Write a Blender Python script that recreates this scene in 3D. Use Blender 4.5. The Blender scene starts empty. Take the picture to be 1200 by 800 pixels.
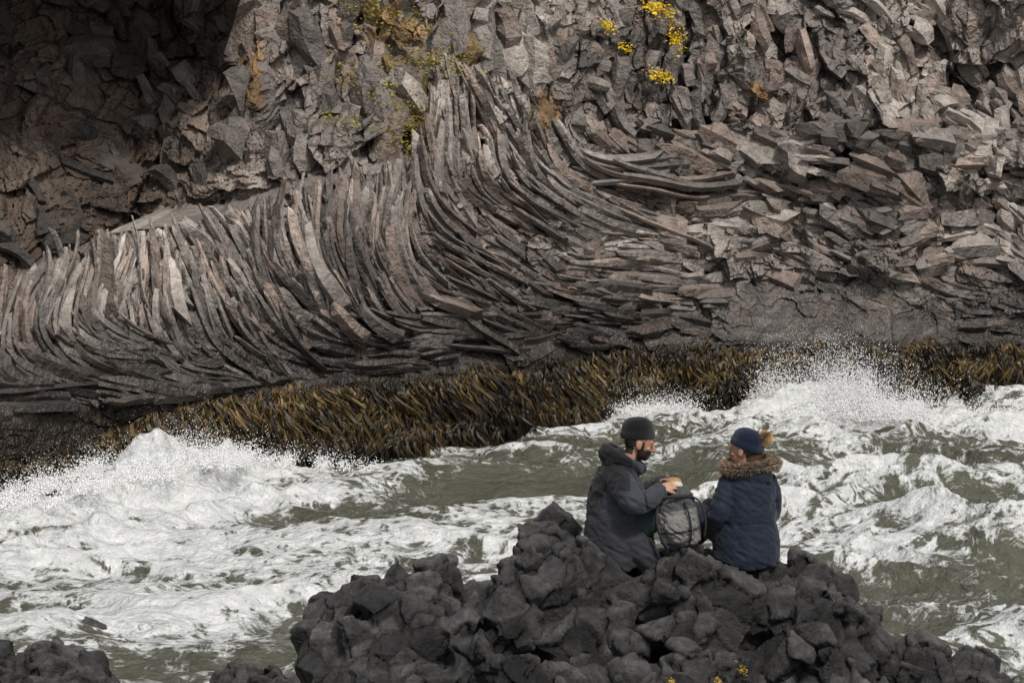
import bpy, bmesh, math, random
import numpy as np
from mathutils import Vector, Matrix
random.seed(7); rng=np.random.default_rng(7)
S=bpy.context.scene
# ------------------------------------------------------------ noise helpers
def h32(ix,iy,iz,seed):
    h=(ix*374761393+iy*668265263+iz*1442695041+seed*1013904223)&0xffffffff
    h=((h^(h>>13))*1274126177)&0xffffffff
    h=((h^(h>>15))*1103515245)&0xffffffff
    h=h^(h>>16)
    return h/4294967295.0
def vn(x,y,z=0.0,seed=0):
    x=np.asarray(x,float);y=np.asarray(y,float)
    ix=np.floor(x).astype(np.int64);iy=np.floor(y).astype(np.int64)
    fx=x-ix;fy=y-iy
    fx=fx*fx*(3-2*fx);fy=fy*fy*(3-2*fy)
    def L(a,b,t): return a+(b-a)*t
    def pl(iz):
        return L(L(h32(ix,iy,iz,seed),h32(ix+1,iy,iz,seed),fx),L(h32(ix,iy+1,iz,seed),h32(ix+1,iy+1,iz,seed),fx),fy)
    if np.ndim(z)==0: return pl(0)
    z=np.asarray(z,float);iz=np.floor(z).astype(np.int64);fz=z-iz;fz=fz*fz*(3-2*fz)
    return L(pl(iz),pl(iz+1),fz)
def fbm(x,y,z=0.0,seed=0,o=4):
    a=0.5;s=0;t=0;f=1
    for i in range(o):
        s=s+a*vn(x*f,y*f,z if np.ndim(z)==0 else z*f,seed+i*17);t+=a;a*=.5;f*=2.03
    return s/t
def worley2(x,y,seed=0):
    x=np.asarray(x,float);y=np.asarray(y,float)
    ix=np.floor(x).astype(np.int64);iy=np.floor(y).astype(np.int64)
    f1=np.full(x.shape,9.);f2=f1.copy();cx=ix.copy();cy=iy.copy();dx=np.zeros_like(x);dy=dx.copy()
    for i in (-1,0,1):
        for j in (-1,0,1):
            gx=ix+i;gy=iy+j
            px=gx+.1+.8*h32(gx,gy,gy*0,seed);py=gy+.1+.8*h32(gx,gy,gy*0+1,seed)
            ex=x-px;ey=y-py;d=np.sqrt(ex*ex+ey*ey)
            m=d<f1
            f2=np.where(m,f1,np.minimum(f2,d))
            f1=np.where(m,d,f1);cx=np.where(m,gx,cx);cy=np.where(m,gy,cy);dx=np.where(m,ex,dx);dy=np.where(m,ey,dy)
    z=cx*0
    return f1,f2,dx,dy,[h32(cx,cy,z+k,seed+5) for k in (2,3,4,5)]
def worley3(x,y,z,seed=0):
    ix=np.floor(x).astype(np.int64);iy=np.floor(y).astype(np.int64);iz=np.floor(z).astype(np.int64)
    f1=np.full(x.shape,9.);f2=f1.copy();c=[ix.copy(),iy.copy(),iz.copy()]
    for i in (-1,0,1):
        for j in (-1,0,1):
            for k in (-1,0,1):
                gx=ix+i;gy=iy+j;gz=iz+k
                d=np.sqrt((x-gx-h32(gx,gy,gz,seed))**2+(y-gy-h32(gx,gy,gz,seed+1))**2+(z-gz-h32(gx,gy,gz,seed+2))**2)
                m=d<f1
                f2=np.where(m,f1,np.minimum(f2,d));f1=np.where(m,d,f1)
                c=[np.where(m,gx,c[0]),np.where(m,gy,c[1]),np.where(m,gz,c[2])]
    return f1,f2,h32(c[0],c[1],c[2],seed+9)
def sm(a,b,x):
    t=np.clip((np.asarray(x,float)-a)/(b-a),0,1);return t*t*(3-2*t)
def lerp(a,b,t): return a+(b-a)*t
# ------------------------------------------------------------ mesh helpers
def link(ob,parent=None):
    S.collection.objects.link(ob)
    if parent: ob.parent=parent
    return ob
def np_mesh(name,V,loops,counts,mat,col=None,smooth=False,parent=None):
    me=bpy.data.meshes.new(name)
    V=np.asarray(V,np.float32);loops=np.asarray(loops,np.int32);counts=np.asarray(counts,np.int32)
    me.vertices.add(len(V));me.vertices.foreach_set('co',V.ravel())
    me.loops.add(len(loops));me.loops.foreach_set('vertex_index',loops)
    me.polygons.add(len(counts))
    st=np.zeros(len(counts),np.int32);st[1:]=np.cumsum(counts)[:-1]
    me.polygons.foreach_set('loop_start',st)
    me.update(calc_edges=True);me.validate()
    me.polygons.foreach_set('use_smooth',np.full(len(me.polygons),smooth))
    if col is not None: set_col(me,col)
    if mat: me.materials.append(mat)
    return link(bpy.data.objects.new(name,me),parent)
def set_col(me,col,nm='Col'):
    a=me.attributes.new(nm,'FLOAT_COLOR','POINT')
    c=np.ones((len(me.vertices),4),np.float32);col=np.asarray(col);c[:,:col.shape[1]]=col
    a.data.foreach_set('color',c.ravel())
def grid_faces(nr,nc):
    i=np.arange(nr-1)[:,None]*nc+np.arange(nc-1)[None,:]
    i=i.ravel();return np.stack([i,i+1,i+nc+1,i+nc],1)
class Acc:
    def __init__(s): s.V=[];s.L=[];s.C=[];s.K=[];s.n=0
    def add(s,V,faces,col):
        s.V.append(np.asarray(V,float));
        for f in faces: s.L.extend([q+s.n for q in f]);s.C.append(len(f))
        s.K.append(np.tile(np.asarray(col,float),(len(V),1)) if np.ndim(col)==1 else np.asarray(col));s.n+=len(V)
    def build(s,name,mat,smooth=False,parent=None):
        return np_mesh(name,np.concatenate(s.V),s.L,s.C,mat,np.concatenate(s.K),smooth,parent)
# ------------------------------------------------------------ materials
def newmat(name):
    m=bpy.data.materials.new(name);m.use_nodes=True;nt=m.node_tree
    return m,nt,nt.nodes['Principled BSDF']
def attr_mat(name,rough=.8,spec=.3,nscale=6,lo=.65,hi=1.3,bscale=30,bstr=.5,bdist=.02,sheen=0,det=4,wet=None,bdet=3):
    m,nt,b=newmat(name);N=nt.nodes;K=nt.links.new
    at=N.new('ShaderNodeAttribute');at.attribute_name='Col'
    tc=N.new('ShaderNodeTexCoord')
    n=N.new('ShaderNodeTexNoise');n.inputs['Scale'].default_value=nscale;n.inputs['Detail'].default_value=det;n.inputs['Roughness'].default_value=.7
    K(tc.outputs['Object'],n.inputs['Vector'])
    mr=N.new('ShaderNodeMapRange');mr.inputs['From Min'].default_value=.3;mr.inputs['From Max'].default_value=.7
    mr.inputs['To Min'].default_value=lo;mr.inputs['To Max'].default_value=hi;K(n.outputs['Fac'],mr.inputs['Value'])
    mx=N.new('ShaderNodeVectorMath');mx.operation='SCALE';K(at.outputs['Color'],mx.inputs[0]);K(mr.outputs[0],mx.inputs['Scale'])
    K(mx.outputs[0],b.inputs['Base Color'])
    if bstr>0:
        n2=N.new('ShaderNodeTexNoise');n2.inputs['Scale'].default_value=bscale;n2.inputs['Detail'].default_value=bdet;n2.inputs['Roughness'].default_value=.7
        K(tc.outputs['Object'],n2.inputs['Vector'])
        bp=N.new('ShaderNodeBump');bp.inputs['Strength'].default_value=bstr;bp.inputs['Distance'].default_value=bdist
        K(n2.outputs['Fac'],bp.inputs['Height']);K(bp.outputs['Normal'],b.inputs['Normal'])
    b.inputs['Roughness'].default_value=rough;b.inputs['Specular IOR Level'].default_value=spec
    if wet is not None:
        w=N.new('ShaderNodeMapRange');w.inputs['To Min'].default_value=wet;w.inputs['To Max'].default_value=rough
        K(at.outputs['Alpha'],w.inputs['Value']);K(w.outputs[0],b.inputs['Roughness'])
    if sheen: b.inputs['Sheen Weight'].default_value=sheen;b.inputs['Sheen Roughness'].default_value=.5
    return m
M_cliff=attr_mat('basalt_rock',.8,.4,5,.5,1.4,9,1.0,.09,det=6,wet=.36)
M_black=attr_mat('black_lava_rock',.5,.5,13,.4,1.7,22,1.0,.07,det=6,bdet=6)
M_weed=attr_mat('seaweed',.55,.4,10,.6,1.35,40,0,.01,det=2)
M_cloth=attr_mat('coat_fabric',.75,.25,30,.85,1.15,120,.3,.004,sheen=.12,det=3)
M_knit=attr_mat('knit_wool',.95,.1,60,.7,1.3,220,.8,.006,sheen=.2,det=3)
M_skin=attr_mat('skin',.5,.4,40,.92,1.08,200,.15,.002,det=2)
M_fur=attr_mat('fur',.8,.2,30,.8,1.2,60,0,.002,det=1)
M_plant=attr_mat('lichen_plant',.7,.2,20,.8,1.2,60,0,.01,det=1)
# ============================================================ CLIFF
_gx=np.arange(-60,50,.1)
_gy=np.interp(_gx,[-60,-40,-20,-10,-6.6,-3.7,-1.5,0,2.2,4.4,9,16,30,50],[-4,8,19,31.5,36.8,41.2,43.2,45.4,48.9,49.3,50.0,47,38,20])
_k=np.hanning(21);_gy=np.convolve(np.pad(_gy,10,mode='edge'),_k/_k.sum(),'valid')
def Yb(x): return np.interp(x,_gx,_gy)
RX=[-12,-9,-7,-5.8,-4.5,-3.3,-1.7,-1.25,-1.0,0,1.35,2.2,4]
RZ=[1.9,2.2,2.75,3.45,3.55,4.0,4.35,5.7,6.0,5.6,4.25,3.6,3.0]
def ridge(x): return np.interp(x,RX,RZ)
def Ysurf(x,z):
    x=np.asarray(x,float);z=np.asarray(z,float)
    y=Yb(x)+.25*np.clip(z,0,1.05)+np.clip(z-1.05,0,.35)*1.4
    up=np.clip(z-1.4,0,99)
    lean=np.interp(x,[-8,-2,1,4,10],[1.0,.78,.5,.42,.35])
    y=y+lean*np.minimum(up,4.8)+.12*np.clip(up-4.8,0,9)
    r=ridge(x)
    bj=np.interp(x,[-12,-6.4,-5.2,-4.2,-3.2,-1.2,.6,2],[9,7.5,4.6,2.2,1.2,.6,.15,0])
    st=sm(-.12,.05,z-r)
    shade_roof=1-sm(7.9,8.8,z+.35*np.sin(x*1.3))  # unseen overhang added above the frame to shade the cave
    bjj=bj*np.where(x<-4.1,shade_roof,1)
    y=y+st*bjj
    y=y+(fbm(x*.45,z*.45,seed=3)-.5)*1.7*sm(1.3,2.6,z)
    return y
def facets(x,z,sx,sz,A,B,seed):
    f1,f2,dx,dy,r=worley2(x/sx,z/sz,seed)
    return A*(r[0]-.5)*2+B*(dx*(r[1]-.5)*2+dy*(r[2]-.5)*2),r[3],f2-f1
def slab(x,z): return sm(3.5,4.3,x)*(1-sm(7.0,7.9,x))*(1-sm(1.75,2.25,z-.12*np.sin(np.asarray(x)*2.1)))
xs=np.concatenate([np.linspace(-40,-10.2,60),np.arange(-10,10.6,.0185),np.linspace(10.8,30,50)])
zs=np.concatenate([np.arange(-.6,9.0,.0185),np.linspace(9.1,12,20)])
X,Z=np.meshgrid(xs,zs)
wx=X+.7*(fbm(X*.9,Z*.9,seed=11,o=3)-.5)+.12*(fbm(X*4,Z*4,seed=12,o=3)-.5)
wz=Z+.7*(fbm(X*.9,Z*.9,seed=13,o=3)-.5)+.12*(fbm(X*4,Z*4,seed=14,o=3)-.5)
b0,t0,e0=facets(wx-.3*wz,wz,1.5,2.0,.28,.55,20)
b1,t1,e1=facets(wx,wz+.3*wx,.55,.75,.20,.40,21)
b2,t2,e2=facets(wx,wz-.4*wx,.24,.30,.07,.18,22)
b3,t3,e3=facets(wx,wz,.085,.11,.020,.05,23)
tt=wz+.10*wx+.3*(fbm(X*.5,Z*.7,seed=15,o=2)-.5)
s1,u1,g1=facets(wx,tt,.75,.27,.18,.16,31)
s2,u2,g2=facets(wx,tt,.33,.10,.055,.05,32)
thr=np.interp(X,[0,2.5,11],[4.1,3.6,3.0])
wS=1-sm(thr-.7,thr+.6,Z+.6*(fbm(X*.6,Z*.6,seed=16,o=2)-.5)*2)
wS=wS*sm(-9,-6,X)
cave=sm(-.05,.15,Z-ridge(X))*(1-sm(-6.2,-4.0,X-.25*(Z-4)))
det=(b0+b1+b2)*(1-wS)+(s1+s2+.45*b1+.35*b2+.35*b0)*wS+b3
low=1-sm(1.2,2.0,Z);det=det*(1-.55*low)
sl_=slab(X,Z);det=det*(1-.72*sl_)
YY=Ysurf(X,Z)-det+.06*(fbm(X*7,Z*7,seed=41)-.5)
ONE=np.ones_like(X)
def C3(c): return np.array(c)[None,None,:]
n1=fbm(X*.7,Z*.7,seed=51);n2=fbm(X*2.5,Z*2.5,seed=52)
CA=np.array([.148,.129,.116]);CB=np.array([.30,.266,.238]);CR=np.array([.235,.175,.143])
col=lerp(CA[None,None],CB[None,None],sm(.3,.7,n1)[...,None])
col=lerp(col,CR[None,None],(sm(.48,.72,n2)*.5)[...,None])
tone=(1-wS)*(.45+.7*t1+.6*t2)+wS*(.5+.6*u1+.5*u2)
crev=sm(0,.12,e1*(1-wS)+g1*wS)*.45+.55
crev2=sm(0,.12,e2*(1-wS)+g2*wS)*.3+.7
col=col*(tone*crev*crev2)[...,None]
def wetf(z): return 1-sm(1.3,2.8,z)
def wetk(z): return lerp(1,.36,wetf(z))
zz_=Z+.5*(n2-.5)
col=col*wetk(zz_)[...,None]
col=col*lerp(ONE,.34*ONE,cave)[...,None]  # cave shade painted in by darkening the rock colour
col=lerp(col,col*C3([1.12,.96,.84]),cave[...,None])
def blob(x,z,cx,cz,sx,sz): return np.exp(-((x-cx)/sx)**2-((z-cz)/sz)**2)
och=blob(X,Z,-2.2,6.7,.9,.6)+blob(X,Z,-1.5,5.2,.5,.9)+.8*blob(X,Z,-4.3,6.0,.35,1.5)+.7*blob(X,Z,.6,5.1,.35,.5)+.5*blob(X,Z,4.5,5.4,.7,.4)+.4*blob(X,Z,7,6,1,.6)
om=sm(.35,.6,och*1.1*fbm(X*3,Z*3,seed=61)*1.5)
col=lerp(col,C3([.28,.165,.06])*tone[...,None],(om*.75)[...,None])
weedb=1-sm(.95,1.15,Z+.25*(fbm(X*1.5,Z*0,seed=66)-.5))
col=lerp(col,C3([.022,.016,.010]),weedb[...,None])
col=np.concatenate([col,(1-wetf(zz_))[...,None]],-1)
nr,nc=X.shape
V=np.stack([X,YY,Z],-1)
back=[]
for k,(dy,zz) in enumerate([(1,12.2),(4,12.6),(15,13),(60,14),(250,15)]):
    r=V[-1].copy();r[:,1]+=dy;r[:,2]=zz+.3*np.sin(r[:,0]*.7+k);back.append(r)
V=np.concatenate([V]+[b[None] for b in back],0)
col=np.concatenate([col]+[np.tile(np.array([.07,.08,.03,1.]),(1,nc,1))]*5,0)
F=grid_faces(nr+5,nc)
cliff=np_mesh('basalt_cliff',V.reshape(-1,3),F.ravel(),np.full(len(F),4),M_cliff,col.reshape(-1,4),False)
# ---- individual basalt columns
def clus(x,z,s=.8,seed=75):
    r=worley2(np.array([x/s]),np.array([z/s]),seed)[4];return float(r[0][0]),float(r[1][0]),float(r[2][0])
def theta(x,z):
    r=float(ridge(x));t=min(max((r-z)/max(r-1.35,.4),0),1)
    top=np.interp(x,[-9,-7,-4,-1.5,0,1.4],[-95,-92,-88,-82,-64,-48])
    ex=np.interp(x,[-7,-4,-1.5,.5],[3.2,2.2,1.4,1.1])
    a=top+(-10-top)*(t**ex)
    k=float(sm(.7,2.6,x))
    return math.radians(a*(1-k)+(-10)*k+ (float(vn(x*1.1,z*1.1,seed=71))-.5)*lerp(50,28,k))
P=Acc()
def prism(path,rad,sides,colr,flat=1.0,tip=.5,jag=.25,mult=None,rough=.10):
    n=len(path);path=np.asarray(path,float)
    a0=random.random()*6.28
    prof=[(1+random.uniform(-jag,jag)) for _ in range(sides)]
    T=np.gradient(path,axis=0);T/=np.linalg.norm(T,axis=1)[:,None]+1e-9
    ref=np.array([.25,-1,.1])
    Vs=[]
    for i in range(n):
        t=T[i];u=np.cross(t,ref);u/=np.linalg.norm(u)+1e-9;w=np.cross(u,t)
        for s in range(sides):
            a=a0+6.2832*s/sides
            q=rad[i]*prof[s]*(1+random.uniform(-rough,rough))
            Vs.append(path[i]+q*(u*math.cos(a)*flat+w*math.sin(a)))
    Vs=np.array(Vs)
    sl=np.array([random.uniform(-1,1) for _ in range(2)])*tip
    for s in range(sides):
        a=a0+6.2832*s/sides
        Vs[s]-=T[0]*rad[0]*(sl[0]*math.cos(a)+sl[1]*math.sin(a)+random.uniform(-.3,.3))
        Vs[(n-1)*sides+s]+=T[-1]*rad[-1]*(sl[1]*math.cos(a)+sl[0]*math.sin(a)+random.uniform(-.3,.3))
    fs=[]
    for i in range(n-1):
        for s in range(sides):
            s2=(s+1)%sides
            fs.append((i*sides+s,i*sides+s2,(i+1)*sides+s2,(i+1)*sides+s))
    fs.append(tuple(range(sides-1,-1,-1)));fs.append(tuple((n-1)*sides+s for s in range(sides)))
    m=np.ones(n) if mult is None else mult
    cc=np.asarray(colr)[None]*np.repeat(m,sides)[:,None]*wetk(Vs[:,2])[:,None]
    P.add(Vs,fs,np.concatenate([cc,1-wetf(Vs[:,2])[:,None]],1))
def rockcol(x,z,tonev=None):
    k=random.uniform(.6,1.25) if tonev is None else tonev
    n=float(fbm(np.array([x*.7]),np.array([z*.7]),seed=51)[0])
    n=float(sm(.3,.7,n))
    c=CA*(1-n)+CB*n
    if random.random()<.3: c=lerp(c,CR,.65)
    return c*k
def stream(x,z,L,off,step=.13):
    pts=[];d=0
    while d<L:
        pts.append((x,z));a=theta(x,z)+off;x+=math.cos(a)*step;z+=math.sin(a)*step;d+=step
        if z<1.12: z=1.12
    return pts
def column(x,z,L,r,out0,out1,colr,sides=6,flat=.8,cl=1.0,tipk=1.2,footk=.7,step=.13):
    c0,c1,c2=clus(x,z)
    pts=stream(x,z,L,cl*(c0-.5)*.8+random.gauss(0,.09),step);n=len(pts)
    if n<3: return
    zz=np.array([p[1] for p in pts]);xx=np.array([p[0] for p in pts])
    zc=np.minimum(zz,ridge(xx)-.15)
    y=Ysurf(xx,zc)
    k=np.linspace(0,1,n)
    y=y-(out0*(1-k)+out1*k)-cl*(c1-.5)*.42
    y=np.convolve(np.pad(y,2,mode='edge'),np.ones(5)/5,'valid')
    rad=r*(.72+.5*np.sin(np.clip(k*1.5+.15,0,1.57)))
    rad[0]*=random.uniform(.5,1)
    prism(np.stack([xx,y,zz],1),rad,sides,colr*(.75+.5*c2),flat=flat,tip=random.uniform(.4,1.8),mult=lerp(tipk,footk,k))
for lay in range(3):
    x=-10.5
    while x<1.9:
        sl=1+abs(float(ridge(x+.05)-ridge(x-.05)))*10*.5
        x+=random.uniform(.05,.26)/sl
        c0,c1,c2=clus(x,3,.55,77)
        z=float(ridge(x))+random.uniform(-.2,.25)+(c0-.5)*.55-lay*.38
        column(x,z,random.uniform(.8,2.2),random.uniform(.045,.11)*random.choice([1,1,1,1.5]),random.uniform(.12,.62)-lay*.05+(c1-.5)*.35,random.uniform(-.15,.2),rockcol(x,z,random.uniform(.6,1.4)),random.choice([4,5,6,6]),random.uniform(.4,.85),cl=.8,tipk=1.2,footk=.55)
for i in range(1800):
    x=random.uniform(-10.5,2.3);r=float(ridge(x));z=random.uniform(1.15,r)
    if x>-1.3 and z<2 and random.random()<.3: continue
    big=random.random()<.12
    column(x,z,random.uniform(.4,1.3),random.uniform(.04,.10)*(1.7 if big else 1),random.uniform(.05,.50),random.uniform(-.25,.08),rockcol(x,z,random.uniform(.5,1.3)),random.choice([4,5,6]),random.uniform(.4,.9))
for (x,z,L,r) in [(-3.1,3.35,1.5,.2),(-3.35,3.6,1.4,.13),(-4.9,2.9,.9,.17),(-2.7,2.2,.9,.15),(-2.3,2.1,.8,.13),(-1.3,2.2,.8,.15)]:
    column(x,z,L,r,.6,.4,rockcol(x,z,1.5),5,.75,cl=0)
for i in range(1250):
    x=random.uniform(.3,11.5);z=1.25+random.random()**1.15*3.6
    if z>float(ridge(x)) and x<1.2: continue
    if float(slab(x,z))>.25: continue
    big=random.random()<.25
    column(x,z,random.uniform(.26,.6)*(1.3 if big else 1),random.uniform(.035,.10)*(1.8 if big else 1)*(1+.28*(z-1.8)),random.uniform(-.08,.20),random.uniform(-.25,.10),rockcol(x,z),random.choice([4,5,5,6]),random.uniform(.6,1.1),cl=1.0,tipk=1.05,footk=.9,step=.10)
def block(x,z,L,r,ang,out,colr,sides=5):
    n=4;k=np.linspace(-.5,.5,n)
    y=float(Ysurf(x,z))-out
    dx=math.cos(ang)*L;dz=math.sin(ang)*L;dy=random.uniform(-.3,.3)*L
    bend=random.uniform(-.12,.12)*L
    path=np.stack([x+k*dx-bend*(k*k*4)*math.sin(ang),y+k*dy,z+k*dz+bend*(k*k*4)*math.cos(ang)],1)
    prism(path,[r*random.uniform(.6,1),r,r*random.uniform(.8,1.1),r*random.uniform(.6,1)],sides,colr,flat=random.uniform(.7,1.1),tip=random.uniform(.3,1.0),jag=.35,rough=.16)
for i in range(520):
    x=random.uniform(.8,11.5);z=random.uniform(3.4,9)
    c0,c1,c2=clus(x,z,1.3,78)
    a=math.radians(lerp(-100,-20,c0)+random.gauss(0,10)) if z>4.8 else math.radians(random.gauss(-22,22))
    block(x,z,random.uniform(.25,.75),random.uniform(.08,.21),a,random.uniform(-.16,.10),rockcol(x,z,random.uniform(.7,1.4)),random.choice([5,6,7]))
for i in range(170):
    x=random.uniform(-4.6,1.2);r=float(ridge(x));z=random.uniform(r+.1,9)
    c=rockcol(x,z,random.uniform(.6,1.25))
    if random.random()<.35*math.exp(-((x+1.7)/1.1)**2-((z-6.2)/1.2)**2): c=np.array([.20,.145,.065])*random.uniform(.6,1.1)
    block(x,z,random.uniform(.4,1.2),random.uniform(.13,.32),math.radians(random.gauss(-88,18)),random.uniform(-.2,.15),c,random.choice([5,6,7]))
for i in range(150):
    x=random.uniform(-12,-4.8);r=float(ridge(x));z=random.uniform(r+.1,7.8)
    k=.30+.3*float(sm(-7.5,-4.8,x))*float(sm(3.2,5.5,z))  # blocks inside the cave get its shade in their colour too
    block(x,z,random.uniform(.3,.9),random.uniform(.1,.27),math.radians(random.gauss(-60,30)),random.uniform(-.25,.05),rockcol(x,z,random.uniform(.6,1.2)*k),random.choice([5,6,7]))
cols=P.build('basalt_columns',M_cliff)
# ---- yellow lichen / plants on the wall
T=Acc()
def tuft(x,z,rx,rz,n,c,y=None):
    for _ in range(n):
        px=x+random.gauss(0,rx);pz=z+random.gauss(0,rz)+.5*(px-x)*-.5
        py=float(Ysurf(px,pz))-random.uniform(.25,.6) if y is None else y+random.gauss(0,.04)
        s=random.uniform(.02,.05) if y is None else random.uniform(.008,.018)
        q=np.array([[random.uniform(-1,1),random.uniform(-.6,.6),random.uniform(-.2,1)] for _ in range(4)])*s
        T.add(q+np.array([px,py,pz]),[(0,1,2),(0,2,3),(1,2,3)],np.array(c)*random.uniform(.6,1.2))
for (x,z,a,b,n) in [(2.62,6.92,.15,.07,260),(2.95,6.38,.08,.12,150),(2.65,5.72,.11,.06,170),(1.68,6.58,.07,.06,90),(2.02,6.2,.06,.04,60)]:
    tuft(x,z,a,b,n,[.80,.55,.02])
for (x,z,a,b,n) in [(-1.75,4.9,.3,.3,500),(-2.4,5.6,.3,.15,360),(-1.2,5.9,.35,.12,400),(-2.7,4.9,.25,.1,200),(.5,5.1,.15,.25,160),(-2.1,6.7,.5,.12,300)]:
    tuft(x,z,a,b,n,[.26,.21,.03])
T.build('yellow_lichen',M_plant)
# ============================================================ SEAWEED
N=34000
wxs=rng.uniform(-10,11.5,N)
lf=sm(-5.0,-6.6,wxs)
topz=1.02+.30*(fbm(wxs*1.5,wxs*0,seed=66)-.5)*2*.6+.25*(vn(wxs*5,wxs*0,seed=67)-.5)-.55*lf
wz0=.05+(topz-.05)*rng.random(N)**.8
base=Ysurf(wxs,wz0)
Lw=rng.uniform(.08,.36,N);ww=rng.uniform(.006,.020,N)*rng.choice([1,1,1,1.8],N)
clump=fbm(wxs*2.6,wz0*2.2,seed=68)
ang=rng.normal(0,.7,N);lean=rng.normal(0,.34,N)+.9*(vn(wxs*3,wz0*3,seed=70)-.5);out=rng.uniform(.04,.22,N)+.9*(clump-.42)
pal=np.array([[.050,.030,.009],[.026,.018,.007],[.082,.050,.014],[.011,.009,.006],[.045,.036,.012]])
cw=pal[rng.integers(0,5,N)]*rng.uniform(.5,1.4,N)[:,None]
patch=fbm(wxs*1.5,wz0*3,seed=69);cw=cw*((.35+1.5*sm(.3,.7,patch))*(.45+.65*sm(.1,.9,wz0)))[:,None]
Vw=[];Cw=[]
for k,(dz,wf,oo) in enumerate([(0,.5,-.05),(.3,1.0,.05),(.65,1.15,.045),(1,.35,.0)]):
    cx=wxs+lean*dz*Lw*1.5+.02*np.sin(k*2+wxs*50);cy=base-out-oo;cz=wz0-dz*Lw
    for sgn in (-1,1):
        Vw.append(np.stack([cx+sgn*ww*wf*np.cos(ang),cy+sgn*ww*wf*np.sin(ang),cz],1));Cw.append(cw*(.75+.6*dz))
Vw=np.stack(Vw,1).reshape(-1,3);Cw=np.stack(Cw,1).reshape(-1,3)
i0=np.arange(N)[:,None]*8
Fw=np.concatenate([np.stack([i0[:,0]+a,i0[:,0]+a+1,i0[:,0]+a+3,i0[:,0]+a+2],1) for a in (0,2,4)],0)
np_mesh('seaweed_band',Vw,Fw.ravel(),np.full(len(Fw),4),M_weed,Cw,True)
# ============================================================ SEA
xs=np.concatenate([-np.geomspace(400,10.3,24),np.arange(-10,11,.03),np.geomspace(11.3,400,24)])
ys=np.concatenate([np.linspace(-200,19.5,30),np.arange(20,52.5,.045),np.geomspace(53,400,12)])
X,Y=np.meshgrid(xs,ys)
def G(cx,cy,sx,sy,rot=0):
    c,s=math.cos(rot),math.sin(rot);dx=X-cx;dy=Y-cy
    return np.exp(-((dx*c+dy*s)/sx)**2-((-dx*s+dy*c)/sy)**2)
w1=X+3.6*(fbm(X*.25,Y*.25,seed=81,o=3)-.5);w2=Y+4.6*(fbm(X*.25,Y*.25,seed=82,o=3)-.5)
def crest(p): return (1-np.abs(np.sin(p)))**1.6
H=.25*crest(w2*.62-w1*.28)+.17*crest(w2*1.15+w1*.22+1)+.11*crest(w1*.9+w2*1.9)
Hc=H-.12
H+=.24*(fbm(X*.8,Y*1.2,seed=84)-.5)+.13*(fbm(X*2.6,Y*3.4,seed=85)-.5)
rightw=sm(1,4,X);H=H*(.75+.6*rightw)
turb=fbm(X*2.2,Y*2.2,seed=86,o=5)
turb2=1-np.abs(2*fbm(X*1.6,Y*1.9,seed=87,o=5)-1)
turb3=fbm(X*1.1,Y*1.1,seed=89,o=5)
yl=Yb(X)-1.5+.5*(fbm(X*.8,X*0,seed=88,o=3)-.5)
hs_=np.interp(X,[-12,-8,-6.6,-5.6,-4.7,-4.0,-3.2,-2.4],[.2,.3,.30,.42,.60,.44,.25,0])
m=hs_*np.exp(-np.clip(yl-Y,0,99)**2/.9)*np.exp(-np.clip(Y-yl,0,99)**2/.5)
roll=.22*np.exp(-((Y-(Yb(X)-4.2))/.55)**2)*sm(-1.5,-3,X)
m2=.24*G(2.4,47.4,1.2,.5,-.1)+.28*G(5.6,46.9,1.6,.6)+.16*G(7.8,47.2,1.0,.6)+.14*G(.2,43.4,.6,.5)
swell=.36*G(6.5,33.5,3.8,.9,-.28)+.26*G(4.2,38.5,3,.7,-.15)+.22*G(6.8,29.0,2.5,.7,-.3)+.22*G(5,43.5,3,.6,0)+.2*G(-.5,36,2.5,.7,.2)+.16*G(-.8,39.5,2.5,.5,.1)
H=H+m*(.45+.55*turb2+1.3*(turb3-.4))*(.75+.5*turb)+roll*turb2+m2*(.5+turb)+swell
H-=.27
Yw=Yb(X)
near=np.exp(-np.clip(Yw-Y,0,99)/.8)
foam=.30+.60*(fbm(X*.5,Y*.42,seed=91)-.5)+1.1*np.clip(m*2,0,.6)+1.3*roll+1.7*np.clip(m2,0,1)
foam+=.30*G(-4.8,35.3,2.3,3.8)+.15*G(-3.4,30.0,2.2,3.0)+.08*G(-1,33,2.2,2.5)
foam+=.08*G(6,47,4,2)+.12*near
foam+=.22*swell-.10*G(-.2,40,2.6,3.0)
foam-=.16*G(2.2,41.5,2.0,3.8)+.14*G(-4.4,26.2,1.0,1.6)
foam=np.clip(foam+.75*Hc*(1-np.clip(m*3,0,1))+.1*H,0,1.1)
whiteness=sm(.62,.95,foam)
H+=whiteness*(.18*(fbm(X*4.5,Y*4.5,seed=92,o=5)-.5)+.08*(turb2-.5))
V=np.stack([X,Y,H],-1)
msea,nt,b=newmat('sea_water');Nn=nt.nodes;K=nt.links.new
at=Nn.new('ShaderNodeAttribute');at.attribute_name='Col'
sep=Nn.new('ShaderNodeSeparateColor');K(at.outputs['Color'],sep.inputs[0])
geo=Nn.new('ShaderNodeNewGeometry')
def noise(scale,detail=6,rough=.6,dist=0,vec=None,stretch=(1,1,1)):
    mp=Nn.new('ShaderNodeMapping');mp.inputs['Scale'].default_value=stretch;K(vec or geo.outputs['Position'],mp.inputs['Vector'])
    n=Nn.new('ShaderNodeTexNoise');n.inputs['Scale'].default_value=scale;n.inputs['Detail'].default_value=detail;n.inputs['Roughness'].default_value=rough;n.inputs['Distortion'].default_value=dist
    K(mp.outputs[0],n.inputs['Vector']);return n
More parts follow.
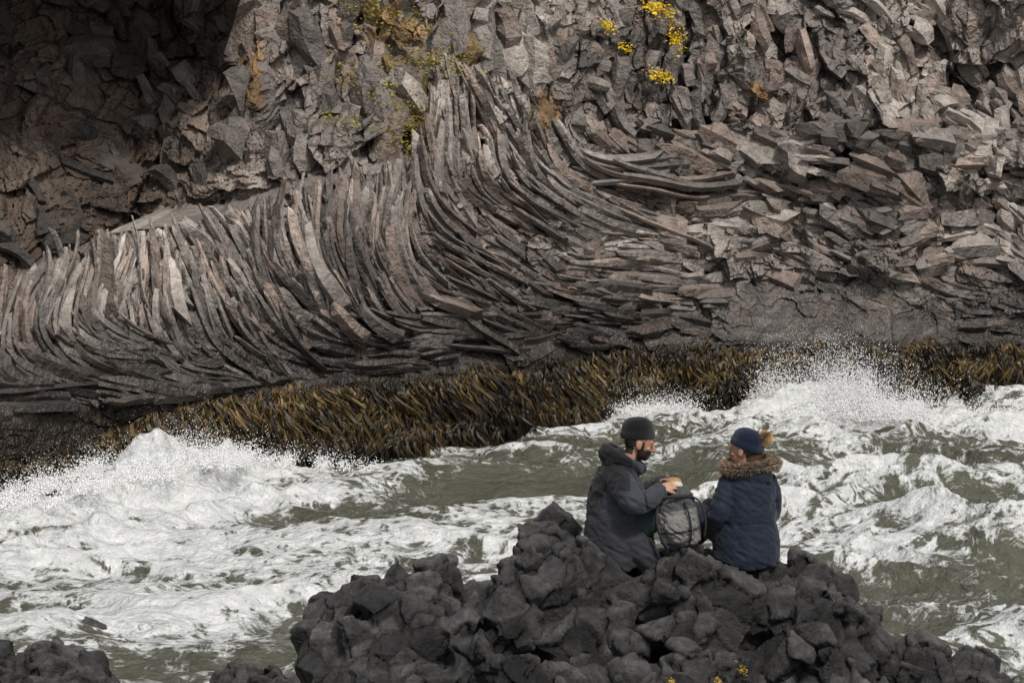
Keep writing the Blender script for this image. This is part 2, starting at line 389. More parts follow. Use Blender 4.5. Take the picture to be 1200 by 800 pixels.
def math_(op,a,b=None,c=None,clamp=False):
    n=Nn.new('ShaderNodeMath');n.operation=op;n.use_clamp=clamp
    for i,v in enumerate((a,b,c)):
        if v is None: continue
        if isinstance(v,(int,float)): n.inputs[i].default_value=v
        else: K(v,n.inputs[i])
    return n.outputs[0]
nA=noise(.9,6,.68,1.6,stretch=(1,.8,1));nB=noise(4.5,6,.7,.8)
ridgeA=math_('SUBTRACT',1.0,math_('MULTIPLY',math_('ABSOLUTE',math_('SUBTRACT',nA.outputs['Fac'],.5)),5.5),clamp=True)
nC=noise(2.4,5,.65,1.2,stretch=(1,.8,1))
ridgeC=math_('SUBTRACT',1.0,math_('MULTIPLY',math_('ABSOLUTE',math_('SUBTRACT',nC.outputs['Fac'],.5)),7.0),clamp=True)
pat=math_('ADD',math_('MULTIPLY',ridgeA,.40),math_('ADD',math_('MULTIPLY',ridgeC,.28),math_('MULTIPLY',nB.outputs['Fac'],.36)))
val=math_('ADD',pat,math_('SUBTRACT',sep.outputs[0],1.0))
mr=Nn.new('ShaderNodeMapRange');mr.interpolation_type='SMOOTHSTEP';mr.inputs['From Min'].default_value=-.06;mr.inputs['From Max'].default_value=.18;K(val,mr.inputs['Value'])
fac=mr.outputs[0]
mixc=Nn.new('ShaderNodeMix');mixc.data_type='RGBA';K(fac,mixc.inputs['Factor'])
wc=Nn.new('ShaderNodeMix');wc.data_type='RGBA';K(nA.outputs['Fac'],wc.inputs['Factor']);wc.inputs['A'].default_value=(.065,.068,.048,1);wc.inputs['B'].default_value=(.150,.152,.115,1)
K(wc.outputs['Result'],mixc.inputs['A'])
fc_=Nn.new('ShaderNodeMix');fc_.data_type='RGBA';K(math_('MULTIPLY',math_('SUBTRACT',nB.outputs['Fac'],.3),2.6,clamp=True),fc_.inputs['Factor']);fc_.inputs['A'].default_value=(.55,.57,.56,1);fc_.inputs['B'].default_value=(.84,.84,.83,1)
K(fc_.outputs['Result'],mixc.inputs['B'])
K(mixc.outputs['Result'],b.inputs['Base Color'])
rr=Nn.new('ShaderNodeMapRange');rr.inputs['To Min'].default_value=.14;rr.inputs['To Max'].default_value=.9;K(fac,rr.inputs['Value']);K(rr.outputs[0],b.inputs['Roughness'])
b.inputs['IOR'].default_value=1.33
nb=noise(5,6,.64,.3,stretch=(1,1.2,1))
bp=Nn.new('ShaderNodeBump');bp.inputs['Strength'].default_value=1.0;bp.inputs['Distance'].default_value=.20;K(nb.outputs['Fac'],bp.inputs['Height']);K(bp.outputs['Normal'],b.inputs['Normal'])
F=grid_faces(*X.shape)
fc=np.repeat(foam.reshape(-1,1),3,1)
sea=np_mesh('sea_water',V.reshape(-1,3),F.ravel(),np.full(len(F),4),msea,fc,True)
# spray
mf,nt2,b2=newmat('sea_foam');b2.inputs['Base Color'].default_value=(.9,.9,.9,1);b2.inputs['Roughness'].default_value=.7
oct_v=np.array([[1,0,0],[-1,0,0],[0,1,0],[0,-1,0],[0,0,1],[0,0,-1]],float)
oct_f=np.array([[0,2,4],[2,1,4],[1,3,4],[3,0,4],[2,0,5],[1,2,5],[3,1,5],[0,3,5]])
def spray(C,R):
    n=len(C);Vv=(C[:,None,:]+oct_v[None]*R[:,None,None]*rng.uniform(.6,1.4,(n,1,3))).reshape(-1,3)
    Ff=(oct_f[None]+np.arange(n)[:,None,None]*6).reshape(-1,3);return Vv,Ff
Cs=[];Rs=[]
def jet(cx,cy,sx,sy,z0,hz,n,rmax=.016,drift=0):
    k=9
    fx=rng.normal(0,sx,k);fh=rng.uniform(.4,1.5,k);fd=rng.normal(0,.35,k);w=rng.integers(0,k,n)
    h=rng.exponential(hz,n)*fh[w];x=cx+fx[w]+rng.normal(0,sx*.22,n)*(.6+.6*h/hz)+(drift+fd[w])*h;y=cy+rng.normal(0,sy,n)
    Cs.append(np.stack([x,y,z0+h-.05],1));Rs.append(rng.uniform(.003,rmax,n)*np.clip(1.25-h/hz*.16,.35,1.2))
for (a,b_,c_,d_,e_,f_,n_,r_,dr) in [(5.2,47.2,.6,.35,.14,.30,24000,.014,.1),(6.4,47.0,.6,.35,.08,.20,13000,.013,.15),(4.4,47.5,.35,.3,.08,.34,8600,.012,.3),(2.5,47.7,.8,.3,.10,.10,4500,.013,0),(7.8,47.3,.8,.3,.05,.11,3500,.013,0)]:
    jet(a,b_,c_,d_,e_,f_,n_,r_,dr)
for (xc,hh,n_) in [(-4.7,.14,8500),(-5.3,.11,6500),(-5.9,.10,5200),(-6.5,.09,4200),(-4.0,.12,4600),(-3.3,.08,2200),(-2.6,.05,900)]:
    jet(xc,float(Yb(xc))-1.35,.32,.3,float(np.interp(xc,[-7,-4.7,-2.5],[.15,.36,.0])),hh,n_,.012,.0)
Vv,Ff=spray(np.concatenate(Cs),np.concatenate(Rs))
np_mesh('sea_spray',Vv,Ff.ravel(),np.full(len(Ff),3),mf,None,True)
# ============================================================ FOREGROUND ROCK
def hull(bm,c,r,sq=(1,1,1),npts=13):
    vs=[]
    for _ in range(npts):
        v=Vector((random.gauss(0,1),random.gauss(0,1),random.gauss(0,1))).normalized()*random.uniform(.85,1.08)
        vs.append(bm.verts.new((c[0]+v.x*r*sq[0],c[1]+v.y*r*sq[1],c[2]+v.z*r*sq[2])))
    res=bmesh.ops.convex_hull(bm,input=vs)
    bad=[g for g in res['geom_interior'] if isinstance(g,bmesh.types.BMVert)]
    bmesh.ops.delete(bm,geom=list(set(bad)),context='VERTS')
def remesh(ob,vox,smooth_it=0):
    md=ob.modifiers.new('r','REMESH');md.mode='VOXEL';md.voxel_size=vox
    if smooth_it:
        s=ob.modifiers.new('s','SMOOTH');s.iterations=smooth_it;s.factor=.5
    dg=bpy.context.evaluated_depsgraph_get();me=bpy.data.meshes.new_from_object(ob.evaluated_get(dg))
    ob.modifiers.clear();old=ob.data;ob.data=me;bpy.data.meshes.remove(old)
    me.polygons.foreach_set('use_smooth',np.ones(len(me.polygons),bool))
    return ob
def getVN(me):
    n=len(me.vertices);v=np.zeros(n*3,np.float32);me.vertices.foreach_get('co',v);q=np.zeros(n*3,np.float32);me.vertices.foreach_get('normal',q)
    return v.reshape(-1,3).astype(float),q.reshape(-1,3).astype(float)
def rock_object(name,hulls,vox,sit=1):
    bm=bmesh.new()
    for h in hulls: hull(bm,*h)
    me=bpy.data.meshes.new(name);bm.to_mesh(me);bm.free()
    ob=link(bpy.data.objects.new(name,me));remesh(ob,vox,sit)
    me=ob.data;v,n=getVN(me);x,y,z=v.T
    q=.10*(fbm(x*3,y*3,z*3,seed=106,o=3)-.5)*2
    f1,f2,r=worley3((x+q)*4.6,(y+q)*4.6,(z-q)*3.6,101)
    crack=-.045*(1-sm(0,.07,f2-f1))
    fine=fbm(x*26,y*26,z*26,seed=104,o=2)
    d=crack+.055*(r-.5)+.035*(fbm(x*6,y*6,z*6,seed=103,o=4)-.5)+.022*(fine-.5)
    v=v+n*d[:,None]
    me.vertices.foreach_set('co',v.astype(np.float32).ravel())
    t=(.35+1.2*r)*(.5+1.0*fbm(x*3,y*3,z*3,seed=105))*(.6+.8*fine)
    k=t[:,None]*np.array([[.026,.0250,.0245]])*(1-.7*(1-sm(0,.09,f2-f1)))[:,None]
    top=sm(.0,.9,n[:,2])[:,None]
    k=k*(1+1.6*top)  # highlights painted in: upward faces get a lighter colour
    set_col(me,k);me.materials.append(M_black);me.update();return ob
TX=[-2.2,-1.75,-1.5,-1.42,-1.2,-.9,-.44,-.1,.02,.14,.3,.52,.7,.86,.96,1.2,1.33,1.8,2.1,2.28,2.67,3.05,3.3,3.9,4.6]
TZ=[-.2,.5,1.45,1.72,1.90,2.04,2.08,2.04,2.14,2.27,2.32,2.17,2.10,2.10,2.17,2.17,2.08,2.07,1.92,1.70,1.60,1.46,1.28,.7,-.2]
def E(x,y):
    t=float(np.interp(x,TX,TZ));yc=float(np.interp(x,[-1,.0,.3],[18.15,18.2,18.5]))
    d=y-yc
    return t-(max(0,-d-.3)*1.15 if d<0 else max(0,d-.45)*1.6)
hs=[]
for i in range(320):
    x=random.uniform(-1.9,4.2);y=random.uniform(16.3,20.0);e=E(x,y)
    if e<-.3: continue
    r=random.uniform(.12,.34)
    if x-r<-1.43*y/18.2: continue
    seat=(.3<x<1.95 and 18.0<y<19.1)
    if seat: r=min(r,.2)
    hs.append(((x,y,e-r*(.95 if seat else .72)),r,(1,1,random.uniform(.8,1.25)),random.choice([8,9,11,13])))
for x in np.arange(-1.1,3.9,.27):
    for y in np.arange(16.4,19.9,.3):
        e=E(x,y)
        if e>-.4: hs.append(((x,y,e-.40),.36,(1,1,1)))
for x in np.arange(.35,2.0,.19):
    for y in (18.25,18.5,18.75,18.98):
        hs.append(((x,y,E(x,y)-.24),.26,(1.1,1,1),22))
for (x,y,z,r) in [(1.10,18.06,2.06,.17),(1.26,18.12,2.04,.15),(.98,18.0,2.0,.14),(1.95,18.5,1.98,.2)]: hs.append(((x,y,z),r,(1.1,1,1.05),12))
rock_object('lava_rock_outcrop',hs,.0145)
def pile(cx,cy,w,d,h,n,rs):
    o=[]
    for i in range(n):
        a=random.uniform(-1,1);b_=random.uniform(-1,1);e=h*(1-.6*(a*a+b_*b_)/2)
        r=random.uniform(*rs);o.append(((cx+a*w,cy+b_*d,e-r*.8),r,(1.15,1,.85)))
    o.append(((cx,cy,h-.5),.48,(1.3*w/.5,1.2,1.0),20))
    return o
rock_object('shore_rock',pile(-3.72,22.8,.42,.5,.78,26,(.16,.28))+pile(-4.5,22.8,.45,.6,.90,16,(.2,.35)),.02)
rock_object('shore_rock',pile(-2.2,24.3,.28,.3,.33,14,(.10,.20))+pile(-1.85,23.9,.18,.3,.28,8,(.10,.18)),.02)
rock_object('shore_rock',[((-4.3,28.4,-.17),.22,(1.6,1,.8)),((-4.0,28.5,-.2),.2,(1.5,1,.8)),((-4.6,28.5,-.2),.2,(1.5,1,.8))],.025)
rock_object('shore_rock',pile(3.9,20.2,.6,.5,.55,16,(.15,.3)),.022)
T=Acc()
for (x,y,z) in [(.98,17.5,1.52),(.90,17.5,1.48),(1.28,17.5,1.52),(1.42,17.5,1.60)]:
    tuft(x,z,.016,.014,26,[.45,.30,.05],y=17.35)
T.build('rock_moss_sprigs',M_plant)
# ============================================================ PEOPLE
def ell(bm,c,r,rot=None):
    m=Matrix.Translation(c)@((rot or Matrix.Identity(4)))@Matrix.Diagonal((r[0],r[1],r[2],1))
    bmesh.ops.create_uvsphere(bm,u_segments=20,v_segments=14,radius=1,matrix=m)
def tube(bm,pts,rads,n=14,sub=3,caps=True):
    P_=[Vector(p) for p in pts];R=[(r,r) if not isinstance(r,(tuple,list)) else r for r in rads]
    Q=[];RR=[]
    for i in range(len(P_)-1):
        p0=P_[max(i-1,0)];p1=P_[i];p2=P_[i+1];p3=P_[min(i+2,len(P_)-1)]
        for s in range(sub):
            t=s/sub
            Q.append(.5*((2*p1)+(p2-p0)*t+(2*p0-5*p1+4*p2-p3)*t*t+(3*p1-p0-3*p2+p3)*t**3))
            RR.append((lerp(R[i][0],R[i+1][0],t),lerp(R[i][1],R[i+1][1],t)))
    Q.append(P_[-1]);RR.append(R[-1])
    ref=Vector((0,1,0));rings=[]
    for i,q in enumerate(Q):
        t=(Q[min(i+1,len(Q)-1)]-Q[max(i-1,0)]).normalized()
        rf=ref if abs(t.dot(ref))<.95 else Vector((1,0,0))
        u=t.cross(rf).normalized();w=u.cross(t).normalized()
        rings.append([bm.verts.new(q+u*math.cos(6.28318*k/n)*RR[i][0]+w*math.sin(6.28318*k/n)*RR[i][1]) for k in range(n)])
    for i in range(len(rings)-1):
        for k in range(n):
            bm.faces.new((rings[i][k],rings[i][(k+1)%n],rings[i+1][(k+1)%n],rings[i+1][k]))
    bm.faces.new(rings[0][::-1]);bm.faces.new(rings[-1])
def bm_obj(name,bm,mat,parent,vox=None,it=2,colf=None,disp=None):
    bmesh.ops.recalc_face_normals(bm,faces=bm.faces[:])
    me=bpy.data.meshes.new(name);bm.to_mesh(me);bm.free()
    ob=link(bpy.data.objects.new(name,me),parent)
    if vox: remesh(ob,vox,it)
    me=ob.data;me.polygons.foreach_set('use_smooth',np.ones(len(me.polygons),bool))
    v,n=getVN(me)
    if disp is not None:
        v=v+n*disp(v)[:,None];me.vertices.foreach_set('co',v.astype(np.float32).ravel())
    c=colf(v) if callable(colf) else np.tile(np.array(colf if colf is not None else (.1,.1,.1)),(len(v),1))
    set_col(me,c);me.materials.clear();me.materials.append(mat);me.update();return ob
def empty(name,loc):
    e=bpy.data.objects.new(name,None);S.collection.objects.link(e);e.location=loc;e.empty_display_size=.1;return e
def wrinkle(amp,sc,seed):
    def f(v):
        x,y,z=v.T
        wx_=x+.05*(fbm(x*8,y*8,z*8,seed=seed)-.5)*2
        a=1-np.abs(2*fbm(wx_*sc,y*sc,(z+.5*x)*sc*2.2,seed=seed+1,o=3)-1)
        return amp*(a-.7)*2
    return f
def hand(name,parent,wrist,fdir,up,curl=1.0,side=1,colr=(.42,.24,.17),mat=None,L=.085):
    f=Vector(fdir).normalized();u=Vector(up);u=(u-f*u.dot(f)).normalized();s=f.cross(u)*side
    bm=bmesh.new();w=Vector(wrist)
    R=Matrix((f,s,u)).transposed().to_4x4()
    ell(bm,w+f*.045,(.052,.042,.018),R)
    tube(bm,[w-f*.03,w+f*.01],[(.024),(.026)],12,2)
    for k,(o,l,r) in enumerate([(-.030,.9,.0088),(-.010,1.0,.0092),(.011,.95,.0088),(.030,.75,.0078)]):
        p=w+f*.085+s*o;pts=[w+f*.05+s*o*.8,p];a=0;d=f.copy()
        for j,seg in enumerate((.040,.026,.02)):
            a+=(.55,.75,.5)[j]*curl;d=f*math.cos(a)-u*math.sin(a);p=p+d*seg*l;pts.append(p)
        tube(bm,pts,[r*1.15,r*1.1,r*1.05,r*.95,r*.75],8,2)
    b0=w+f*.025-s*.034
    tube(bm,[w+f*.015-s*.02,b0,b0+f*.03-s*.022-u*.008,b0+f*.055-s*.022-u*.022,b0+f*.072-s*.012-u*.032],[.014,.0135,.012,.0105,.008],8,2)
    return bm_obj(name,bm,mat or M_skin,parent,.0035,1,colr)
YP=18.5
# ---------------- man
man=empty('seated_man',(0,0,0))
def yy(p): return (p[0],YP+p[1],p[2])
bm=bmesh.new()
tube(bm,[yy(p) for p in [(.735,0,2.06),(.715,0,2.12),(.70,0,2.25),(.69,0,2.40),(.69,0,2.54),(.705,0,2.645),(.735,0,2.715),(.775,0,2.78)]],
     [(.215,.25),(.232,.265),(.228,.26),(.205,.245),(.185,.235),(.158,.225),(.115,.15),(.075,.085)],28,3)
tube(bm,[yy(p) for p in [(.70,-.13,2.26),(.80,-.16,2.22),(.88,-.19,2.13),(.90,-.21,2.07)]],[.12,.115,.085,.045],16,3)
tube(bm,[yy(p) for p in [(.69,-.19,2.655),(.735,-.29,2.60),(.79,-.355,2.525),(.88,-.30,2.545),(.965,-.20,2.59)]],[.085,.083,.074,.066,.05],16,3)
tube(bm,[yy(p) for p in [(.71,.19,2.655),(.77,.29,2.58),(.85,.33,2.50),(.93,.24,2.54),(1.0,.12,2.60)]],[.085,.080,.072,.064,.05],16,3)
ell(bm,yy((.665,0,2.775)),(.085,.135,.06),Matrix.Rotation(math.radians(-35),4,'Y'))
ell(bm,yy((.625,0,2.80)),(.055,.105,.075),Matrix.Rotation(math.radians(-20),4,'Y'))
tube(bm,[yy(p) for p in [(.64,-.08,2.83),(.71,-.125,2.79),(.79,-.10,2.745),(.84,-.03,2.71),(.84,.03,2.71),(.79,.10,2.745),(.71,.125,2.79),(.64,.08,2.83)]],[.035]*8,12,2)
def mancol(v):
    x,y,z=v.T;y=y-YP
    c=np.tile(np.array([.024,.025,.030]),(len(v),1))
    up=(z>2.53+.10*(x-.7))&(x<.78)
    c[up]=[.007,.007,.009]
    sl=(y<-.2)&(z>2.4)
    c[sl]=[.030,.034,.044]
    c[(y<-.2)&(z>2.61)&(x<.76)]=[.008,.008,.010]
    c[(np.abs(x-.905+.18*(z-2.3))<.007)&(z>2.1)&(z<2.6)]=[.006,.006,.007]
    return c
bm_obj('coat',bm,M_cloth,man,.008,3,mancol,wrinkle(.012,9,201))
bm=bmesh.new()
for sy in (-.10,.11):
    tube(bm,[yy(p) for p in [(.66,sy,2.24),(.85,sy*1.2,2.36),(1.04,sy*1.3,2.44),(1.12,sy*1.3,2.36),(1.14,sy*1.3,2.26),(1.15,sy*1.3,2.16)]],[.10,.092,.075,.07,.058,.05],14,3)
bm_obj('trousers',bm,M_cloth,man,.008,2,(.013,.028,.034),wrinkle(.006,12,211))
bm=bmesh.new()
for sy in (-.13,.14):
    tube(bm,[yy(p) for p in [(1.14,sy,2.24),(1.16,sy,2.20),(1.20,sy,2.19),(1.25,sy,2.185)]],[.055,.050,.041,.034],12,3)
bm_obj('boots',bm,M_cloth,man,.008,1,(.015,.012,.010))
def head(name,parent,c,yaw,pitch,skin,hair,beard,roll=0):
    bm=bmesh.new()
    ell(bm,(0,0,.02),(.096,.077,.098));ell(bm,(.028,0,-.035),(.066,.058,.075))
    ell(bm,(.058,0,-.078),(.032,.036,.028))
    tube(bm,[(-.015,0,-.03),(-.03,0,-.10),(-.045,0,-.16)],[.055,.053,.06],14,2)
    tube(bm,[(.088,0,.012),(.104,0,-.008),(.115,0,-.028),(.100,0,-.034)],[.008,.010,.0125,.009],8,2)
    ell(bm,(.084,0,.022),(.018,.05,.010))
    ell(bm,(.092,0,-.052),(.010,.022,.006));ell(bm,(.089,0,-.063),(.010,.02,.006))
    for s in (-1,1):
        ell(bm,(.075,s*.030,.004),(.013,.015,.010));ell(bm,(.062,s*.043,-.022),(.02,.018,.016))
        ell(bm,(-.005,s*.078,-.008),(.020,.009,.032),Matrix.Rotation(-.2,4,'Y'))
    def cf(v):
        x,y,z=v.T
        k=np.tile(np.array(skin),(len(v),1))
        hr=((x<.01)&(z>-.02)&(x<.3*z+.0))|(z>.06)
        hr|=((x<-.03)&(z>-.075))
        if beard:
            bd=(z<-.036+ .25*(x-.09)*-1*.2)&(x>-.005)&(z>-.115)&~((x>.088)&(z>-.069)&(z<-.049)&(np.abs(y)<.018))
            bd|=(np.abs(x-.022)<.012)&(z<.02)&(z>-.1)&(np.abs(y)>.05)
            hr|=bd
        ear=(np.abs(y)>.0745)&(np.abs(x+.005)<.026)&(z>-.045)&(z<.028)
        k[hr]=hair;k[ear]=np.array(skin)*.9
        return k
    o=bm_obj(name,bm,M_skin,parent,.004,2,cf)
    bm=bmesh.new()
    for s in (-1,1): ell(bm,(.0800,s*.030,.003),(.008,.009,.0055))
    e=bm_obj(name+'_eyes',bm,M_skin,parent,None,0,lambda v:np.where((v[:,0]>.085)[:,None],np.array([[.02,.012,.01]]),np.array([[.35,.32,.30]])))
    M=Matrix.Translation(c)@Matrix.Rotation(yaw,4,'Z')@Matrix.Rotation(roll,4,'X')@Matrix.Rotation(pitch,4,'Y')
    for q in (o,e): q.matrix_local=M
    return M
Mh=head('head',man,yy((.825,0,2.875)),math.radians(6),math.radians(12),(.36,.19,.13),(.022,.014,.010),True)
def beanie(name,parent,M,colr,colr2,h=.135,lift=.02,cuff=.05,tilt=-.12,r=.101):
    bm=bmesh.new();n=64
    prof=[(1.0,0),(1.06,.006),(1.075,.02),(1.07,cuff-.008),(1.03,cuff),(1.01,cuff+.004),(1.0,cuff+.02),(.93,h*.72),(.78,h*.9),(.55,h*1.02),(.28,h*1.08),(.05,h*1.1)]
    rings=[]
    for (rr_,zz) in prof:
        ring=[]
        for k in range(n):
            a=6.28318*k/n;rib=1+.018*math.cos(k*math.pi)*(1 if rr_>.3 else 0)
            ring.append(bm.verts.new((r*rr_*rib*math.cos(a)*1.04,r*.86*rr_*rib*math.sin(a),zz)))
        rings.append(ring)
    for i in range(len(rings)-1):
        for k in range(n): bm.faces.new((rings[i][k],rings[i][(k+1)%n],rings[i+1][(k+1)%n],rings[i+1][k]))
    bm.faces.new(rings[-1])
    def cf(v):
        c=np.tile(np.array(colr),(len(v),1));c[v[:,2]<cuff]=colr2;return c
    o=bm_obj(name,bm,M_knit,parent,None,0,cf,lambda v:.006*(fbm(v[:,0]*25,v[:,1]*25,v[:,2]*25,seed=5)-.5)*2)
    o.matrix_local=M@Matrix.Translation((-.008,0,lift))@Matrix.Rotation(tilt,4,'Y')
    return o
beanie('beanie',man,Mh,(.007,.007,.008),(.010,.010,.011),h=.130,lift=.030,tilt=-.22)
hand('hand_right',man,yy((.975,-.185,2.60)),(.72,.62,.12),(.1,-.55,.75),1.0,-1)
hand('hand_left',man,yy((1.005,.10,2.605)),(.55,-.78,.15),(.15,.5,.8),1.0,1)
bm=bmesh.new()
ell(bm,yy((1.055,-.045,2.628)),(.05,.055,.026));ell(bm,yy((1.075,-.07,2.61)),(.035,.05,.02),Matrix.Rotation(.5,4,'Z'))
bm_obj('sandwich',bm,M_skin,man,.005,1,lambda v:np.where((v[:,2]>2.632)[:,None],np.array([[.36,.20,.08]]),np.array([[.50,.46,.40]])),wrinkle(.006,30,221))
# ---------------- woman
wom=empty('seated_woman',(0,0,0))
bm=bmesh.new()
tube(bm,[yy(p) for p in [(1.545,.02,2.06),(1.54,.02,2.12),(1.54,.02,2.24),(1.54,.01,2.38),(1.54,0,2.50),(1.55,0,2.61),(1.555,0,2.67),(1.55,0,2.74)]],
     [(.205,.20),(.222,.22),(.218,.21),(.195,.185),(.185,.175),(.178,.16),(.125,.12),(.08,.08)],28,3)
tube(bm,[yy(p) for p in [(1.435,-.02,2.63),(1.385,-.08,2.52),(1.345,-.10,2.415),(1.315,-.01,2.36),(1.27,.10,2.325)]],[.075,.074,.066,.058,.046],16,3)
tube(bm,[yy(p) for p in [(1.655,.03,2.635),(1.695,.04,2.53),(1.695,.06,2.40),(1.64,.20,2.34),(1.50,.30,2.32)]],[.075,.072,.064,.056,.046],16,3)
ell(bm,yy((1.575,-.08,2.66)),(.125,.075,.085),Matrix.Rotation(.35,4,'X'))
ell(bm,yy((1.58,-.10,2.60)),(.085,.05,.075))
ringp=[(1.555+.158*math.cos(a),-.02+.118*math.sin(a),2.72+.018*math.cos(a)+.012*math.sin(a)) for a in np.linspace(0,6.2832,13)]
tube(bm,[yy(p) for p in ringp],[.034]*13,10,2)
bm_obj('coat',bm,M_cloth,wom,.008,3,lambda v:np.tile(np.array([.007,.013,.026]),(len(v),1))*np.where(np.abs(v[:,2]-2.37)<.006,.45,1)[:,None],wrinkle(.010,10,301))
bm=bmesh.new()
for s in (-1,1):
    o=Vector((.6,.8,0))*s*.09
    tube(bm,[Vector(yy(p))+o for p in [(1.52,.02,2.22),(1.38,.14,2.32),(1.26,.27,2.40),(1.22,.31,2.30),(1.21,.33,2.18)]],[.10,.09,.072,.06,.048],14,3)
bm_obj('trousers',bm,M_cloth,wom,.008,2,(.02,.022,.03))
bm=bmesh.new()
for s in (-1,1):
    o=Vector((.6,.8,0))*s*.09
    tube(bm,[Vector(yy(p))+o for p in [(1.21,.33,2.24),(1.20,.34,2.19),(1.16,.38,2.18),(1.10,.42,2.175)]],[.052,.050,.041,.034],12,3)
bm_obj('boots',bm,M_cloth,wom,.008,1,(.012,.010,.009))
Mw=head('head',wom,yy((1.525,.0,2.825)),math.radians(150),math.radians(2),(.38,.21,.15),(.045,.025,.014),False,roll=math.radians(4))
bh=beanie('bobble_hat',wom,Mw,(.006,.010,.028),(.008,.013,.034),h=.12,lift=.018,cuff=.045,tilt=-.34,r=.104)
bm=bmesh.new()
ell(bm,yy((1.575,-.005,2.77)),(.065,.075,.085));
bm_obj('hair',bm,M_fur,wom,.006,1,(.05,.028,.015),wrinkle(.006,20,311))
def fur(name,parent,centers,normals,length,n,cols,wd=.0022,jit=.6):
    A=Acc()
    for i in range(n):
        k=random.randrange(len(centers));c=Vector(centers[k]);d=Vector(normals[k])
        d=(d+Vector((random.gauss(0,jit),random.gauss(0,jit),random.gauss(0,jit)))).normalized()
        L_=length*random.uniform(.5,1.2);s=d.orthogonal().normalized()*wd
        tipp=c+d*L_+Vector((0,0,-.15*L_))
        A.add(np.array([c-s,c+s,tipp]),[(0,1,2)],np.array(random.choice(cols))*random.uniform(.6,1.3))
    return A.build(name,M_fur,False,parent)
cs=[];ns=[]
for a in np.linspace(0,6.2832,220):
    for b_ in np.linspace(0,6.2832,12):
        rad=Vector((math.cos(a),.75*math.sin(a),0));ctr=Vector(yy((1.555+.163*math.cos(a),-.02+.122*math.sin(a),2.735+.018*math.cos(a)+.012*math.sin(a))))
        nn=(rad*math.cos(b_)+Vector((0,0,1))*math.sin(b_)).normalized();cs.append(ctr+nn*.026);ns.append(nn)
fur('hood_fur_trim',wom,cs,ns,.034,9000,[(.16,.10,.06),(.24,.17,.11),(.07,.045,.03),(.32,.25,.18)],.0022,.5)
pc=Vector(yy((1.652,-.045,2.915)));cs=[];ns=[]
for i in range(500):
    v=Vector((random.gauss(0,1),random.gauss(0,1),random.gauss(0,1))).normalized();cs.append(pc+v*.024);ns.append(v)
fur('hat_pompom',wom,cs,ns,.034,5000,[(.50,.33,.17),(.60,.43,.26),(.38,.24,.12)],.0028,.2)
hand('glove_left',wom,yy((1.285,.06,2.335)),(-.55,.6,-.3),(-.2,-.3,.9),.8,1,(.30,.05,.10),M_knit)
hand('glove_right',wom,yy((1.50,.30,2.32)),(-.9,.2,-.1),(0,.3,.9),.8,-1,(.30,.05,.10),M_knit)
# ---------------- backpack
pack=empty('backpack',(0,0,0))
YK=-.20
bm=bmesh.new()
tl=Matrix.Rotation(math.radians(-10),4,'Y')
B=Matrix.Translation(yy((1.075,YK,2.395)))@tl
def bp_(x,y,z): return B@Vector((x,y,z))
tube(bm,[bp_(0,0,-.17),bp_(0,0,-.15),bp_(0,0,-.05),bp_(0,0,.06),bp_(0,0,.13),bp_(-.01,0,.155)],[(.10,.07),(.125,.095),(.135,.105),(.13,.10),(.12,.085),(.10,.06)],20,3)
tube(bm,[bp_(0,-.08,-.12),bp_(0,-.095,-.04),bp_(0,-.09,.035)],[(.085,.035),(.095,.04),(.085,.025)],16,3)
def pcol(v):
    x,y,z=v.T
    c=np.tile(np.array([.16,.155,.15]),(len(v),1))
    c[z>2.47+.15*(x-1.07)]=[.055,.055,.058]
    c[np.abs(z-2.33-.17*(x-1.07))<.008]=[.02,.02,.02]
    c[z<2.255]=[.03,.03,.032]
    return c
bm_obj('pack_body',bm,M_cloth,pack,.006,2,pcol,wrinkle(.016,14,401))
bm=bmesh.new()
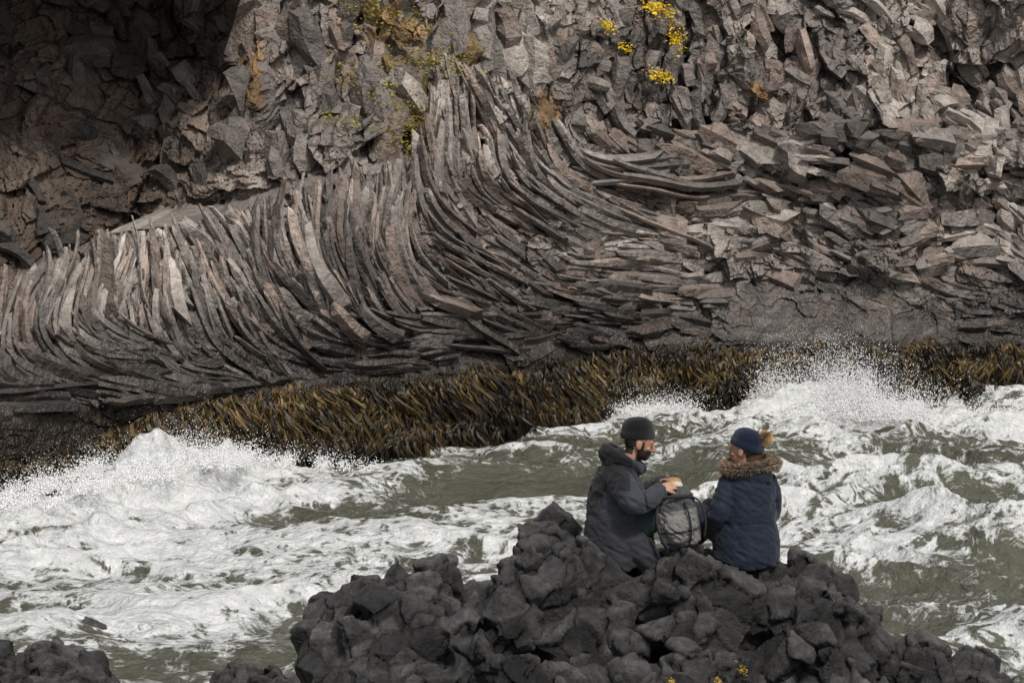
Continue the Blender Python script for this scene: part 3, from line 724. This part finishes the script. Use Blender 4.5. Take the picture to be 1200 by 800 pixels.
tube(bm,[bp_(-.09,-.05,.15),bp_(-.06,-.09,.17),bp_(.03,-.10,.165),bp_(.11,-.04,.15),bp_(.09,.05,.16),bp_(-.05,.07,.17),bp_(-.10,.0,.165)],[.012]*7,8,4)
tube(bm,[bp_(-.115,-.07,.13),bp_(-.14,-.12,.03),bp_(-.13,-.12,-.08),bp_(-.10,-.09,-.15)],[(.007,.02)]*4,8,4)
tube(bm,[bp_(.06,-.10,.13),bp_(.075,-.135,.03),bp_(.07,-.14,-.07),bp_(.05,-.10,-.14)],[(.006,.012)]*4,8,4)
tube(bm,[bp_(.10,-.02,.15),bp_(.16,-.05,.10),bp_(.175,-.06,-.02),bp_(.15,-.04,-.13)],[(.006,.018)]*4,8,4)
bm_obj('pack_straps',bm,M_cloth,pack,None,0,(.016,.016,.018))
# ============================================================ LIGHT, WORLD, CAMERA
w=bpy.data.worlds.new("World");S.world=w;w.use_nodes=True;nt=w.node_tree
bg=nt.nodes['Background'];sk=nt.nodes.new('ShaderNodeTexSky');sk.sky_type='NISHITA';sk.sun_disc=False
el=math.radians(50);az=math.radians(158)
sd=Vector((math.sin(az)*math.cos(el),math.cos(az)*math.cos(el),math.sin(el)))
sk.sun_elevation=el;sk.sun_rotation=az;sk.air_density=1.0;sk.dust_density=3
hsn=nt.nodes.new('ShaderNodeHueSaturation');hsn.inputs['Saturation'].default_value=.3
nt.links.new(sk.outputs[0],hsn.inputs['Color']);nt.links.new(hsn.outputs[0],bg.inputs['Color']);bg.inputs['Strength'].default_value=.125
L=bpy.data.lights.new('sun','SUN');L.energy=2.6;L.angle=math.radians(7);L.color=(1,.955,.89)
lo=bpy.data.objects.new('sun',L);S.collection.objects.link(lo);lo.rotation_euler=sd.to_track_quat('Z','Y').to_euler();lo.location=(0,0,30)
c=bpy.data.cameras.new('camera');c.lens=100;c.sensor_width=36;c.clip_end=2000;c.clip_start=.5
co=bpy.data.objects.new('camera',c);S.collection.objects.link(co);co.location=(0,0,5);co.rotation_euler=(math.radians(90-4.51),0,0);S.camera=co
S.view_settings.view_transform='Standard';S.view_settings.look='None';S.view_settings.exposure=0
